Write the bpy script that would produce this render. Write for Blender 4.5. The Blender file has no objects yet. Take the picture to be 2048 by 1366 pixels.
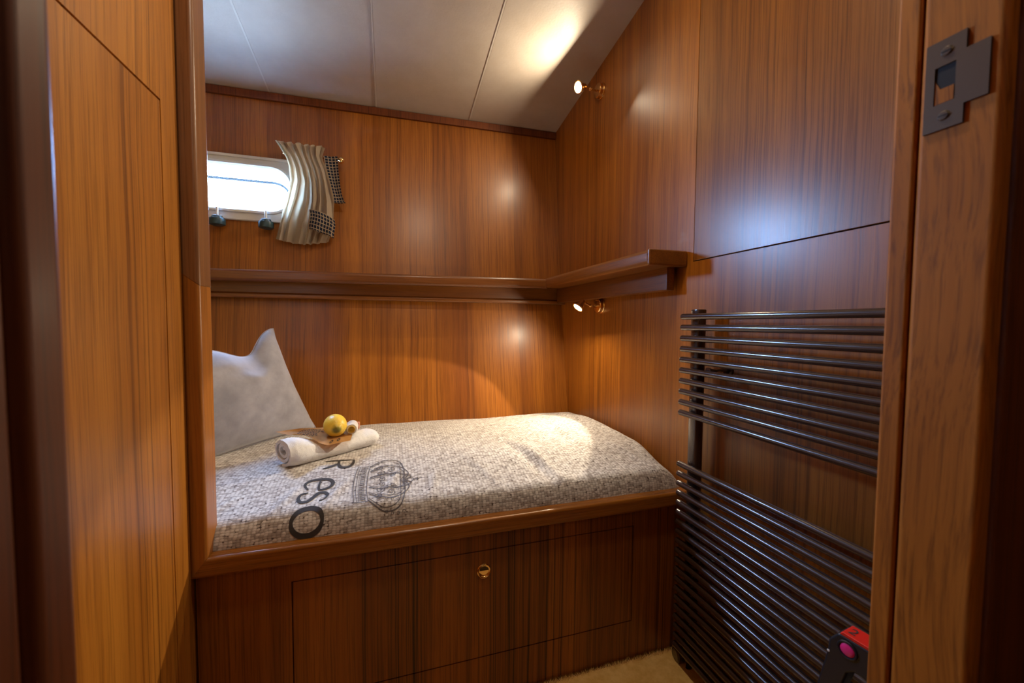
import bpy, bmesh, math, random
from mathutils import Vector, Matrix, noise
random.seed(7)
PI = math.pi
C = bpy.context.scene.collection
S = bpy.context.scene

# ------------------------------------------------------------------ camera, world, lights, exposure
EYE = 0.91
cam_d = bpy.data.cameras.new('camera')
cam = bpy.data.objects.new('camera', cam_d)
C.objects.link(cam)
cam_d.sensor_width = 36.0
cam_d.lens = 36.0 * 795.0 / 2048.0
cam_d.clip_start = 0.02
Rw = Matrix(((0.95605434, 0.00659199, -0.29311542),
             (-0.29310393, 0.04564733, -0.95499027),
             (0.00708465, 0.99893587, 0.04557347)))
cam.matrix_world = Matrix.Translation((0, 0, EYE)) @ Rw.to_4x4()
cam_d.dof.use_dof = True
cam_d.dof.focus_distance = 1.35
cam_d.dof.aperture_fstop = 6.5
S.camera = cam

S.view_settings.view_transform = 'Standard'
S.view_settings.look = 'None'
S.view_settings.gamma = 1.0
S.view_settings.use_curve_mapping = False
S.view_settings.exposure = 0.28

world = bpy.data.worlds.new('sky')
S.world = world
world.use_nodes = True
bg = world.node_tree.nodes['Background']
wt = world.node_tree
w_tc = wt.nodes.new('ShaderNodeTexCoord')
w_sep = wt.nodes.new('ShaderNodeSeparateXYZ')
w_rmp = wt.nodes.new('ShaderNodeValToRGB')                # dark harbour water below the horizon, bright sky above
w_rmp.color_ramp.elements[0].position = 0.47
w_rmp.color_ramp.elements[0].color = (0.11, 0.16, 0.22, 1)
w_rmp.color_ramp.elements[1].position = 0.53
w_rmp.color_ramp.elements[1].color = (0.30, 0.54, 1.0, 1)
w_add = wt.nodes.new('ShaderNodeMath')
w_add.operation = 'MULTIPLY_ADD'
w_add.inputs[1].default_value = 0.5
w_add.inputs[2].default_value = 0.5
wt.links.new(w_tc.outputs['Generated'], w_sep.inputs[0])
wt.links.new(w_sep.outputs[2], w_add.inputs[0])
wt.links.new(w_add.outputs[0], w_rmp.inputs[0])
wt.links.new(w_rmp.outputs[0], bg.inputs[0])
bg.inputs[1].default_value = 220.0


def light(name, kind, loc, energy, color, direction=None, **kw):
    l = bpy.data.lights.new(name, kind)
    l.energy = energy
    l.color = color
    for k, v in kw.items():
        setattr(l, k, v)
    o = bpy.data.objects.new(name, l)
    C.objects.link(o)
    o.location = loc
    if direction is not None:
        o.rotation_euler = Vector(direction).to_track_quat('-Z', 'Y').to_euler()
    return o


WARM = (1.0, 0.82, 0.58)
# added fill lamp behind the camera, source unseen (its fitting is added further down)
PASSAGE_FILL = (0.18, -0.55, 1.86)
light('passage_fill_light', 'POINT', (PASSAGE_FILL[0], PASSAGE_FILL[1], PASSAGE_FILL[2] - 0.03), 2.0, (1.0, 0.84, 0.64), shadow_soft_size=0.06)
# added fill lamp above the standing room, out of view (fitting added further down)
CABIN_FILL = (0.22, 0.58, 2.045)
light('cabin_fill_light', 'AREA', (CABIN_FILL[0], CABIN_FILL[1], CABIN_FILL[2] - 0.036), 4.6, (1.0, 0.86, 0.66), (0, 0, -1), shape='DISK', size=0.10)
# daylight enters through the porthole: portal for the sky
light('porthole_daylight', 'AREA', (-0.575, 1.905, 1.47), 1.0, (1, 1, 1), (0, -1, 0), shape='RECTANGLE', size=0.52, size_y=0.30)
bpy.data.lights['porthole_daylight'].cycles.is_portal = True

# ------------------------------------------------------------------ materials
MATS = {}


class NT:
    def __init__(self, name):
        self.m = bpy.data.materials.new(name)
        self.m.use_nodes = True
        self.t = self.m.node_tree
        self.b = self.t.nodes['Principled BSDF']
        self.out = self.t.nodes['Material Output']

    def n(self, kind, **kw):
        nd = self.t.nodes.new(kind)
        for k, v in kw.items():
            if k == 'inp':
                for a, b in v.items():
                    nd.inputs[a].default_value = b
            else:
                setattr(nd, k, v)
        return nd

    def l(self, a, b):
        self.t.links.new(a, b)

    def math(self, op, a, b=None, c=None, clamp=False):
        nd = self.n('ShaderNodeMath', operation=op, use_clamp=clamp)
        for i, v in enumerate((a, b, c)):
            if v is None:
                continue
            if isinstance(v, (int, float)):
                nd.inputs[i].default_value = v
            else:
                self.l(v, nd.inputs[i])
        return nd.outputs[0]

    def mix(self, fac, a, b):
        nd = self.n('ShaderNodeMix', data_type='RGBA')
        for sock, v in ((nd.inputs[0], fac), (nd.inputs[6], a), (nd.inputs[7], b)):
            if isinstance(v, (int, float)):
                sock.default_value = v
            elif isinstance(v, tuple):
                sock.default_value = (v[0], v[1], v[2], 1)
            else:
                self.l(v, sock)
        return nd.outputs[2]

    def ramp(self, fac, pts):
        nd = self.n('ShaderNodeValToRGB')
        cr = nd.color_ramp
        while len(cr.elements) < len(pts):
            cr.elements.new(0.5)
        for e, (p, c) in zip(cr.elements, pts):
            e.position = p
            e.color = (c, c, c, 1) if isinstance(c, (int, float)) else (c[0], c[1], c[2], 1)
        self.l(fac, nd.inputs[0])
        return nd.outputs[0]

    def noise(self, vec, scale, detail=3.0, rough=0.5, dist=0.0, dims='3D'):
        nd = self.n('ShaderNodeTexNoise', noise_dimensions=dims)
        nd.inputs['Scale'].default_value = scale
        nd.inputs['Detail'].default_value = detail
        nd.inputs['Roughness'].default_value = rough
        nd.inputs['Distortion'].default_value = dist
        if vec is not None:
            self.l(vec, nd.inputs['Vector'])
        return nd.outputs[0]

    def coords(self, kind='Object', scale=(1, 1, 1), loc=(0, 0, 0), rot=(0, 0, 0)):
        tc = self.n('ShaderNodeTexCoord')
        mp = self.n('ShaderNodeMapping')
        mp.inputs['Scale'].default_value = scale
        mp.inputs['Location'].default_value = loc
        mp.inputs['Rotation'].default_value = rot
        self.l(tc.outputs[kind], mp.inputs['Vector'])
        return mp.outputs[0]

    def bump(self, h, strength, dist=0.001):
        nd = self.n('ShaderNodeBump')
        nd.inputs['Strength'].default_value = strength
        nd.inputs['Distance'].default_value = dist
        self.l(h, nd.inputs['Height'])
        self.l(nd.outputs[0], self.b.inputs['Normal'])


def plain(name, col, rough=0.5, metal=0.0, **kw):
    t = NT(name)
    t.b.inputs['Base Color'].default_value = (*col, 1)
    t.b.inputs['Roughness'].default_value = rough
    t.b.inputs['Metallic'].default_value = metal
    for k, v in kw.items():
        t.b.inputs[k].default_value = v
    return t.m


def wood(name, light_c, mid_c, dark_c, axis='Z', seed=0.0, lines=0.5, freq=26.0, rough=0.40, coat=0.35, wave=0.012, flat=None, stain=None, spec=0.38):
    """varnished teak veneer: tone bands, fine fibres and clusters of thin dark growth lines along the axis"""
    t = NT(name)
    g = {'X': 0, 'Y': 1, 'Z': 2}[axis]
    tc = t.n('ShaderNodeTexCoord')
    # slow waviness of the grain
    sc = [1.0, 1.0, 1.0]
    sc[g] = 1.3
    mp = t.n('ShaderNodeMapping')
    mp.inputs['Scale'].default_value = [3 * s for s in sc]
    mp.inputs['Location'].default_value = (seed, seed * 1.7, seed * 0.6)
    t.l(tc.outputs['Object'], mp.inputs['Vector'])
    wn = t.n('ShaderNodeTexNoise')
    wn.inputs['Scale'].default_value = 1.0
    wn.inputs['Detail'].default_value = 1.0
    t.l(mp.outputs[0], wn.inputs['Vector'])
    sub = t.n('ShaderNodeVectorMath', operation='SUBTRACT')
    sub.inputs[1].default_value = (0.5, 0.5, 0.5)
    t.l(wn.outputs['Color'], sub.inputs[0])
    scl = t.n('ShaderNodeVectorMath', operation='SCALE')
    scl.inputs['Scale'].default_value = wave
    t.l(sub.outputs[0], scl.inputs[0])
    add = t.n('ShaderNodeVectorMath', operation='ADD')
    t.l(tc.outputs['Object'], add.inputs[0])
    t.l(scl.outputs[0], add.inputs[1])

    def stretched(f, along, off=0.0):
        m = t.n('ShaderNodeMapping')
        v = [f, f, f]
        v[g] = along
        if flat is not None:
            v[flat] = 0.0
        m.inputs['Scale'].default_value = v
        m.inputs['Location'].default_value = (seed * 3.1 + off, seed + off * 2, seed * 2.3 - off)
        t.l(add.outputs[0], m.inputs['Vector'])
        return m.outputs[0]
    bands = t.noise(stretched(7.0, 0.18), 1.0, 2.0, 0.5)
    bands2 = t.noise(stretched(32.0, 0.35, 4.0), 1.0, 3.0, 0.6)
    fib = t.noise(stretched(300.0, 5.0, 9.0), 1.0, 4.0, 0.65)
    ln = t.noise(stretched(freq, 0.12, 2.0), 1.0, 2.5, 0.62)
    cluster = t.ramp(t.noise(stretched(5.5, 0.1, 7.0), 1.0, 1.0, 0.5), [(0.40, 0.0), (0.58, 1.0)])
    fr = t.math('FRACT', t.math('MULTIPLY', ln, 7.0))
    d = t.math('ABSOLUTE', t.math('SUBTRACT', fr, 0.5))
    thin = t.ramp(d, [(0.0, 1.0), (0.10, 0.0)])
    broad = t.ramp(d, [(0.0, 0.7), (0.34, 0.0)])
    lmask = t.math('MULTIPLY', t.math('ADD', t.math('MULTIPLY', thin, 0.8), t.math('MULTIPLY', broad, 0.45)),
                   t.math('ADD', t.math('MULTIPLY', cluster, 0.9), 0.12), clamp=True)
    tone = t.math('ADD', t.math('MULTIPLY', bands, 0.55), t.math('MULTIPLY', bands2, 0.45))
    tone = t.ramp(tone, [(0.36, 0.0), (0.62, 1.0)])
    col = t.mix(tone, mid_c, light_c)
    col = t.mix(t.math('MULTIPLY', lmask, lines, clamp=True), col, dark_c)
    fm = t.ramp(fib, [(0.34, 1.0), (0.52, 0.0)])
    col = t.mix(t.math('MULTIPLY', fm, 0.5), col, dark_c)
    if stain:                        # small bleached water mark
        ds = t.n('ShaderNodeVectorMath', operation='DISTANCE')
        t.l(tc.outputs['Object'], ds.inputs[0])
        ds.inputs[1].default_value = stain
        dd = t.math('ADD', ds.outputs['Value'], t.math('MULTIPLY', t.noise(tc.outputs['Object'], 60.0, 3.0), 0.05))
        col = t.mix(t.math('MULTIPLY', t.ramp(dd, [(0.030, 1.0), (0.052, 0.0)]), 0.4), col, (0.42, 0.22, 0.10))
    t.l(col, t.b.inputs['Base Color'])
    rr = t.math('ADD', t.math('MULTIPLY', fib, 0.16), rough - 0.08)
    t.l(rr, t.b.inputs['Roughness'])
    t.b.inputs['Coat Weight'].default_value = coat
    t.b.inputs['Coat Roughness'].default_value = 0.27
    t.b.inputs['Specular IOR Level'].default_value = spec
    t.bump(fib, 0.22, 0.0006)
    return t.m


L1, M1, D1 = (0.44, 0.150, 0.013), (0.215, 0.060, 0.005), (0.06, 0.014, 0.002)
wood_back = wood('teak_back', L1, M1, D1, 'Z', 1.0, 0.42, 26, flat=1, coat=0.28)
wood_right = wood('teak_right', L1, M1, D1, 'Z', 5.3, 0.55, 26, flat=0, coat=0.28, stain=(0.786, 0.935, 1.15))
wood_panel_shaded = wood('teak_upper_panel_shaded', (0.30, 0.108, 0.013), (0.16, 0.050, 0.006), D1, 'Z', 8.1, 0.65, 30, coat=0.36, rough=0.34, flat=0)  # teak darkened to stand for the panel's weaker lamp light
wood_left = wood('teak_left', (0.58, 0.235, 0.030), (0.43, 0.155, 0.018), (0.13, 0.036, 0.005), 'Z', 3.4, 0.8, 17, flat=0)
wood_front = wood('teak_berth_front', (0.38, 0.120, 0.011), (0.19, 0.052, 0.005), (0.035, 0.009, 0.003), 'Z', 2.2, 1.0, 36, coat=0.2, wave=0.006, flat=1)
wood_rail = wood('teak_rail', (0.36, 0.130, 0.015), (0.24, 0.078, 0.009), (0.10, 0.030, 0.008), 'X', 6.0, 0.3, 40, coat=0.5, rough=0.26)
wood_shelf_y = wood('teak_shelf_cross', (0.28, 0.096, 0.012), (0.16, 0.048, 0.006), (0.07, 0.02, 0.006), 'Y', 4.0, 0.3, 45, coat=0.5)
wood_shelf_x = wood('teak_shelf_long', (0.28, 0.096, 0.012), (0.16, 0.048, 0.006), (0.07, 0.02, 0.006), 'X', 4.6, 0.3, 45, coat=0.5)
wood_post = wood('teak_post', (0.32, 0.145, 0.055), (0.22, 0.09, 0.03), (0.09, 0.03, 0.010), 'Z', 9.0, 0.35, 45, coat=0.5)
wood_post_b = wood('teak_post_lower', (0.46, 0.170, 0.025), (0.34, 0.115, 0.015), (0.14, 0.040, 0.006), 'Z', 12.0, 0.3, 45, coat=0.5)
wood_jamb = wood('teak_jamb', (0.46, 0.140, 0.010), (0.29, 0.076, 0.005), (0.08, 0.018, 0.002), 'Z', 7.4, 0.6, 30, coat=0.0, rough=0.6, wave=0.05, spec=0.22)
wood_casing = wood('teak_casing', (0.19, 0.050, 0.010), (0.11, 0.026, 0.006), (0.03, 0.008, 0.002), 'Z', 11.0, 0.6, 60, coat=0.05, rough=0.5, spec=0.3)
wood_floor = wood('teak_floor', (0.25, 0.09, 0.03), (0.16, 0.05, 0.015), (0.05, 0.015, 0.005), 'Y', 13.0, 0.4, 30)
gap_dark = plain('dark_gap', (0.012, 0.006, 0.003), 0.8)


def vinyl():
    t = NT('ceiling_vinyl')
    v = t.coords()
    a = t.noise(v, 9.0, 5.0, 0.65)
    b = t.noise(v, 130.0, 4.0, 0.6)
    col = t.mix(t.ramp(a, [(0.35, 0.0), (0.65, 1.0)]), (0.48, 0.415, 0.35), (0.53, 0.465, 0.40))
    t.l(col, t.b.inputs['Base Color'])
    t.b.inputs['Roughness'].default_value = 0.5
    t.bump(b, 0.35, 0.001)
    return t.m


vinyl_m = vinyl()
piping_m = plain('ceiling_piping', (0.62, 0.57, 0.50), 0.5)
brass = plain('polished_brass', (0.83, 0.56, 0.24), 0.16, 1.0)
dull_brass = plain('dull_bronze', (0.11, 0.08, 0.055), 0.45, 0.8)
alu = plain('whitened_aluminium', (0.72, 0.74, 0.74), 0.4, 0.15)  # aluminium whitened to stand for light thrown off the reveal
rad_m = plain('brown_enamel', (0.055, 0.030, 0.020), 0.16, 0.2)
rad_m.node_tree.nodes['Principled BSDF'].inputs['Coat Weight'].default_value = 0.6
rad_m.node_tree.nodes['Principled BSDF'].inputs['Coat Roughness'].default_value = 0.22
black_pl = plain('black_plastic', (0.012, 0.014, 0.02), 0.38)
red_pl = plain('red_plastic', (0.75, 0.022, 0.012), 0.4)
pink_pl = plain('pink_button', (0.85, 0.03, 0.22), 0.3)
knob_m = plain('dark_teal_knob', (0.02, 0.055, 0.07), 0.35)
white_pl = plain('white_plastic', (0.8, 0.78, 0.74), 0.35)
gold_pl = plain('gold_cap', (0.72, 0.45, 0.06), 0.35, 0.5)


def emis(name, col, s):
    t = NT(name)
    t.b.inputs['Emission Color'].default_value = (*col, 1)
    t.b.inputs['Emission Strength'].default_value = s
    return t.m


bulb_m = emis('halogen_glow', (1.0, 0.86, 0.62), 45.0)
fill_glow = emis('fill_lamp_glow', (1.0, 0.8, 0.55), 6.0)  # glow of the two added fill lamps


def glass():
    t = NT('window_glass')
    tr = t.n('ShaderNodeBsdfTransparent')
    gl = t.n('ShaderNodeBsdfGlossy')
    gl.inputs['Roughness'].default_value = 0.02
    mx = t.n('ShaderNodeMixShader')
    mx.inputs[0].default_value = 0.05
    t.l(tr.outputs[0], mx.inputs[1])
    t.l(gl.outputs[0], mx.inputs[2])
    t.l(mx.outputs[0], t.out.inputs['Surface'])
    return t.m


glass_m = glass()


def knit():
    """printed coarse burlap weave: pale stitches with dark gaps, in surface metres (uv)"""
    t = NT('burlap_print')
    v = t.coords('UV', (1, 1, 1))
    wob = t.n('ShaderNodeTexNoise')
    wob.inputs['Scale'].default_value = 9.0
    wob.inputs['Detail'].default_value = 2.0
    t.l(v, wob.inputs['Vector'])
    sc = t.n('ShaderNodeVectorMath', operation='SCALE')
    sc.inputs['Scale'].default_value = 0.012
    t.l(wob.outputs['Color'], sc.inputs[0])
    ad = t.n('ShaderNodeVectorMath', operation='ADD')
    t.l(v, ad.inputs[0])
    t.l(sc.outputs[0], ad.inputs[1])
    mp = t.n('ShaderNodeMapping')
    mp.inputs['Scale'].default_value = (125, 190, 1)
    t.l(ad.outputs[0], mp.inputs['Vector'])
    vo = t.n('ShaderNodeTexVoronoi', voronoi_dimensions='2D')
    vo.inputs['Scale'].default_value = 1.0
    vo.inputs['Randomness'].default_value = 0.42
    t.l(mp.outputs[0], vo.inputs['Vector'])
    gaps = t.ramp(vo.outputs['Distance'], [(0.34, 0.0), (0.56, 1.0)])
    cellv = t.n('ShaderNodeSeparateColor')
    t.l(vo.outputs['Color'], cellv.inputs[0])
    big = t.noise(v, 3.2, 3.0, 0.6)
    midn = t.noise(v, 42.0, 3.0, 0.7)
    speck = t.ramp(t.noise(mp.outputs[0], 0.55, 2.0, 0.6), [(0.56, 0.0), (0.68, 1.0)])
    base = t.mix(t.ramp(big, [(0.35, 0.0), (0.65, 1.0)]), (0.52, 0.48, 0.45), (0.76, 0.74, 0.72))
    base = t.mix(t.ramp(midn, [(0.40, 0.0), (0.62, 0.8)]), base, (0.80, 0.77, 0.73))
    base = t.mix(t.math('MULTIPLY', t.ramp(cellv.outputs[0], [(0.15, 1.0), (0.6, 0.0)]), 0.6), base, (0.22, 0.17, 0.14))
    m = t.math('MULTIPLY', gaps, t.math('ADD', t.math('MULTIPLY', speck, 0.9), 0.38), clamp=True)
    col = t.mix(m, base, (0.075, 0.05, 0.04))
    t.l(col, t.b.inputs['Base Color'])
    t.b.inputs['Roughness'].default_value = 0.85
    t.b.inputs['Sheen Weight'].default_value = 0.15
    t.bump(t.math('SUBTRACT', 1.0, vo.outputs['Distance']), 0.35, 0.0015)
    return t.m


knit_m = knit()
ink_m = plain('charcoal_ink', (0.045, 0.040, 0.040), 0.85)
ink_soft = plain('faded_ink', (0.10, 0.09, 0.10), 0.85)


def fabric(name, a, b, sc=6.0, bs=0.3, bsc=700, sheen=0.3, rough=0.85):
    t = NT(name)
    v = t.coords()
    n = t.noise(v, sc, 4.0, 0.6)
    t.l(t.mix(t.ramp(n, [(0.35, 0.0), (0.65, 1.0)]), a, b), t.b.inputs['Base Color'])
    t.b.inputs['Roughness'].default_value = rough
    t.b.inputs['Sheen Weight'].default_value = sheen
    t.bump(t.noise(v, bsc, 3.0, 0.6), bs, 0.001)
    return t.m


velvet = fabric('grey_velvet', (0.25, 0.25, 0.30), (0.36, 0.355, 0.42), 14, 0.15, 300, 0.6)
terry = fabric('white_terry', (0.78, 0.78, 0.80), (0.88, 0.88, 0.89), 20, 0.9, 420, 0.4)
curtain_m = fabric('beige_curtain', (0.66, 0.56, 0.43), (0.74, 0.65, 0.53), 10, 0.2, 900, 0.2)
nt = curtain_m.node_tree                            # thin cotton lets some light through
tl = nt.nodes.new('ShaderNodeBsdfTranslucent')
tl.inputs[0].default_value = (0.62, 0.52, 0.36, 1)
mxs = nt.nodes.new('ShaderNodeMixShader')
mxs.inputs[0].default_value = 0.25
nt.links.new(nt.nodes['Principled BSDF'].outputs[0], mxs.inputs[1])
nt.links.new(tl.outputs[0], mxs.inputs[2])
nt.links.new(mxs.outputs[0], nt.nodes['Material Output'].inputs['Surface'])
kraft = fabric('kraft_paper', (0.66, 0.38, 0.13), (0.76, 0.46, 0.19), 30, 0.1, 400, 0.0, 0.6)


def checked():
    t = NT('navy_check')
    v = t.coords('UV', (1, 1, 1))
    sx = t.n('ShaderNodeSeparateXYZ')
    t.l(v, sx.inputs[0])
    def bars(o, f, w):
        fr = t.math('FRACT', t.math('MULTIPLY', o, f))
        return t.math('LESS_THAN', fr, w)
    a = bars(sx.outputs[0], 84.0, 0.24)
    b = bars(sx.outputs[1], 84.0, 0.24)
    m = t.math('MAXIMUM', a, b)
    t.l(t.mix(m, (0.012, 0.022, 0.06), (0.58, 0.47, 0.34)), t.b.inputs['Base Color'])
    t.b.inputs['Roughness'].default_value = 0.85
    return t.m


check_m = checked()


def lemon_mat():
    t = NT('lemon_peel')
    v = t.coords()
    sx = t.n('ShaderNodeSeparateXYZ')
    t.l(v, sx.inputs[0])
    tip = t.ramp(t.math('ADD', sx.outputs[2], t.math('MULTIPLY', t.noise(v, 60, 2), 0.010)), [(0.0375, 0.0), (0.0415, 1.0)])
    col = t.mix(t.noise(v, 30.0), (0.86, 0.56, 0.03), (0.93, 0.68, 0.10))
    col = t.mix(tip, col, (0.20, 0.17, 0.02))
    t.l(col, t.b.inputs['Base Color'])
    t.b.inputs['Roughness'].default_value = 0.38
    t.b.inputs['Subsurface Weight'].default_value = 0.1
    t.b.inputs['Subsurface Radius'].default_value = (0.01, 0.006, 0.002)
    t.bump(t.noise(v, 330.0, 2.0), 0.5, 0.0012)
    return t.m


lemon_m = lemon_mat()
carpet_m = fabric('yellow_carpet', (0.72, 0.42, 0.10), (0.85, 0.55, 0.18), 45, 1.0, 350, 0.3, 0.95)

# ------------------------------------------------------------------ mesh helpers


def finish(bm, ang=35):
    bmesh.ops.recalc_face_normals(bm, faces=bm.faces[:])
    for f in bm.faces:
        f.smooth = True
    lim = math.radians(ang)
    for e in bm.edges:
        if len(e.link_faces) == 2:
            try:
                e.smooth = e.calc_face_angle() < lim
            except ValueError:
                pass


def obj(name, bm, mat, parent=None, origin=None, ang=35, recalc=True):
    """link a bmesh (world metres) as one object; origin = world point to use as its origin"""
    if recalc:
        finish(bm, ang)
    else:
        for f in bm.faces:
            f.smooth = True
    if origin is None:
        origin = parent.matrix_world.translation if parent else Vector((0, 0, 0))
    origin = Vector(origin)
    bmesh.ops.translate(bm, verts=bm.verts[:], vec=-origin)
    me = bpy.data.meshes.new(name)
    bm.to_mesh(me)
    bm.free()
    mats = mat if isinstance(mat, (list, tuple)) else [mat]
    for m in mats:
        me.materials.append(m)
    o = bpy.data.objects.new(name, me)
    C.objects.link(o)
    if parent:
        o.parent = parent
        o.location = origin - parent.matrix_world.translation
    else:
        o.location = origin
    o.matrix_world = Matrix.Translation(origin)
    if recalc and len(me.polygons) < 4000:
        wnm = o.modifiers.new('weighted_normals', 'WEIGHTED_NORMAL')
        wnm.keep_sharp = True
        wnm.weight = 80
    return o


def tag(o, label=None, cat=None, group=None, kind=None):
    if label:
        o['label'] = label
    if cat:
        o['category'] = cat
    if group:
        o['group'] = group
    if kind:
        o['kind'] = kind
    return o


def thing(name, loc, label, cat, group=None):
    o = bpy.data.objects.new(name, None)
    o.empty_display_size = 0.02
    C.objects.link(o)
    o.location = loc
    o.matrix_world = Matrix.Translation(loc)
    return tag(o, label, cat, group)


def box(bm, a, b, bev=0.0, seg=2):
    t = bmesh.new()
    vs = [t.verts.new((x, y, z)) for x in (a[0], b[0]) for y in (a[1], b[1]) for z in (a[2], b[2])]
    for f in ((0, 1, 3, 2), (4, 6, 7, 5), (0, 4, 5, 1), (2, 3, 7, 6), (0, 2, 6, 4), (1, 5, 7, 3)):
        t.faces.new([vs[i] for i in f])
    bmesh.ops.recalc_face_normals(t, faces=t.faces[:])
    if bev:
        bmesh.ops.bevel(t, geom=t.edges[:] + t.verts[:], offset=bev, segments=seg, profile=0.5, affect='EDGES')
    merge(bm, t)
    return bm


def merge(bm, t, mi=None):
    me = bpy.data.meshes.new('tmp')
    if mi is not None:
        for f in t.faces:
            f.material_index = mi
    t.to_mesh(me)
    t.free()
    bm.from_mesh(me)
    bpy.data.meshes.remove(me)


def bx(a, b, bev=0.0, seg=2):
    return box(bmesh.new(), a, b, bev, seg)


def prism(pts, d0, d1, plane='XZ', bev=0.0, seg=2, only=None):
    """extrude polygon pts (2d) between d0 and d1 along the axis normal to the plane"""
    t = bmesh.new()
    def P(p, d):
        return {'XZ': (p[0], d, p[1]), 'YZ': (d, p[0], p[1]), 'XY': (p[0], p[1], d)}[plane]
    A = [t.verts.new(P(p, d0)) for p in pts]
    B = [t.verts.new(P(p, d1)) for p in pts]
    n = len(pts)
    t.faces.new(A)
    t.faces.new(B[::-1])
    for i in range(n):
        t.faces.new((A[i], A[(i + 1) % n], B[(i + 1) % n], B[i]))
    bmesh.ops.recalc_face_normals(t, faces=t.faces[:])
    if bev:
        ge = t.edges[:] + t.verts[:]
        if only is not None:         # round just the edges that run along one axis
            ge = [e for e in t.edges if abs((e.verts[0].co - e.verts[1].co).normalized()[only]) > 0.98]
        bmesh.ops.bevel(t, geom=ge, offset=bev, segments=seg, profile=0.5, affect='EDGES')
    return t


def frame_of(d):
    d = Vector(d).normalized()
    up = Vector((0, 0, 1)) if abs(d.z) < 0.9 else Vector((0, 1, 0))
    u = d.cross(up).normalized()
    return u, u.cross(d).normalized(), d


def tube(bm, pts, r, seg=14, caps=True, rr=None):
    """round tube along pts; rr optional list of radii"""
    pts = [Vector(p) for p in pts]
    rings = []
    prev = None
    for i, p in enumerate(pts):
        if i == 0:
            d = pts[1] - p
        elif i == len(pts) - 1:
            d = p - pts[i - 1]
        else:
            d = (pts[i + 1] - pts[i - 1])
        d.normalize()
        if prev is None:
            u, v, _ = frame_of(d)
        else:
            u = (prev - d * prev.dot(d)).normalized()
            v = d.cross(u)
        prev = u
        ra = rr[i] if rr else r
        rings.append([bm.verts.new(p + (u * math.cos(2 * PI * k / seg) + v * math.sin(2 * PI * k / seg)) * ra) for k in range(seg)])
    for a, b in zip(rings, rings[1:]):
        for k in range(seg):
            bm.faces.new((a[k], a[(k + 1) % seg], b[(k + 1) % seg], b[k]))
    if caps:
        bm.faces.new(rings[0][::-1])
        bm.faces.new(rings[-1])
    return bm


def lathe(bm, prof, origin, axis, seg=32):
    """revolve (r, h) profile round axis from origin"""
    u, v, d = frame_of(axis)
    o = Vector(origin)
    rings = []
    for r, h in prof:
        if r < 1e-6:
            rings.append([bm.verts.new(o + d * h)])
        else:
            rings.append([bm.verts.new(o + d * h + (u * math.cos(2 * PI * k / seg) + v * math.sin(2 * PI * k / seg)) * r) for k in range(seg)])
    for a, b in zip(rings, rings[1:]):
        for k in range(seg):
            k2 = (k + 1) % seg
            if len(a) == 1 and len(b) == 1:
                continue
            if len(a) == 1:
                bm.faces.new((a[0], b[k2], b[k]))
            elif len(b) == 1:
                bm.faces.new((a[k], a[k2], b[0]))
            else:
                bm.faces.new((a[k], a[k2], b[k2], b[k]))
    return bm


def torus(bm, c, axis, R, r, seg=40, s2=12, a0=0.0, a1=2 * PI):
    u, v, d = frame_of(axis)
    c = Vector(c)
    full = abs(a1 - a0 - 2 * PI) < 1e-6
    n = seg if full else seg + 1
    rings = []
    for i in range(n):
        a = a0 + (a1 - a0) * i / seg
        dr = u * math.cos(a) + v * math.sin(a)
        rings.append([bm.verts.new(c + dr * (R + r * math.cos(2 * PI * k / s2)) + d * r * math.sin(2 * PI * k / s2)) for k in range(s2)])
    for i in range(seg):
        A, B = rings[i], rings[(i + 1) % n]
        for k in range(s2):
            bm.faces.new((A[k], A[(k + 1) % s2], B[(k + 1) % s2], B[k]))
    return bm


def grid(bm, fn, nu, nv, uv=None, flip=False):
    """grid surface fn(i, j) -> point, optional uv(i, j)"""
    V = [[bm.verts.new(fn(i, j)) for j in range(nv + 1)] for i in range(nu + 1)]
    lay = bm.loops.layers.uv.verify() if uv else None
    for i in range(nu):
        for j in range(nv):
            ids = [(i, j), (i + 1, j), (i + 1, j + 1), (i, j + 1)]
            if flip:
                ids.reverse()
            f = bm.faces.new([V[a][b] for a, b in ids])
            if uv:
                for lp, (a, b) in zip(f.loops, ids):
                    lp[lay].uv = uv(a, b)
    return V


def smooth01(t):
    t = min(1.0, max(0.0, t))
    return t * t * (3 - 2 * t)


def interp(x, xs, ys):
    if x <= xs[0]:
        return ys[0]
    for i in range(1, len(xs)):
        if x <= xs[i]:
            t = (x - xs[i - 1]) / (xs[i] - xs[i - 1])
            return ys[i - 1] + t * (ys[i] - ys[i - 1])
    return ys[-1]


def nz(x, y, z=0.0):
    return noise.noise(Vector((x, y, z)))


# ------------------------------------------------------------------ the cabin shell
XR, XL = 0.786, -0.362          # right wall, left wall (inner faces)
XE = -1.22                      # far left end of the berth
YF = 0.892                      # face of the berth front


def yb(z):                      # the hull side leans outward
    r = z - EYE
    return 1.741 + 0.16 * r - 0.035 * r * r


def zc(y):                      # deckhead falls towards the hull side
    return EYE + 0.937 + 0.14 * (1.86 - y)


def sheer(bm, k, x0=XR):         # deckhead and shelf follow the slight rise of the hull
    for v in bm.verts:
        v.co.z += k * (v.co.x - x0)
    return bm


def structure(name, bm, m, **kw):
    return tag(obj(name, bm, m, **kw), kind='structure')


# floor
structure('floor', bx((XE, -1.3, -0.04), (1.1, 2.1, 0.0)), wood_floor)

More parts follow.
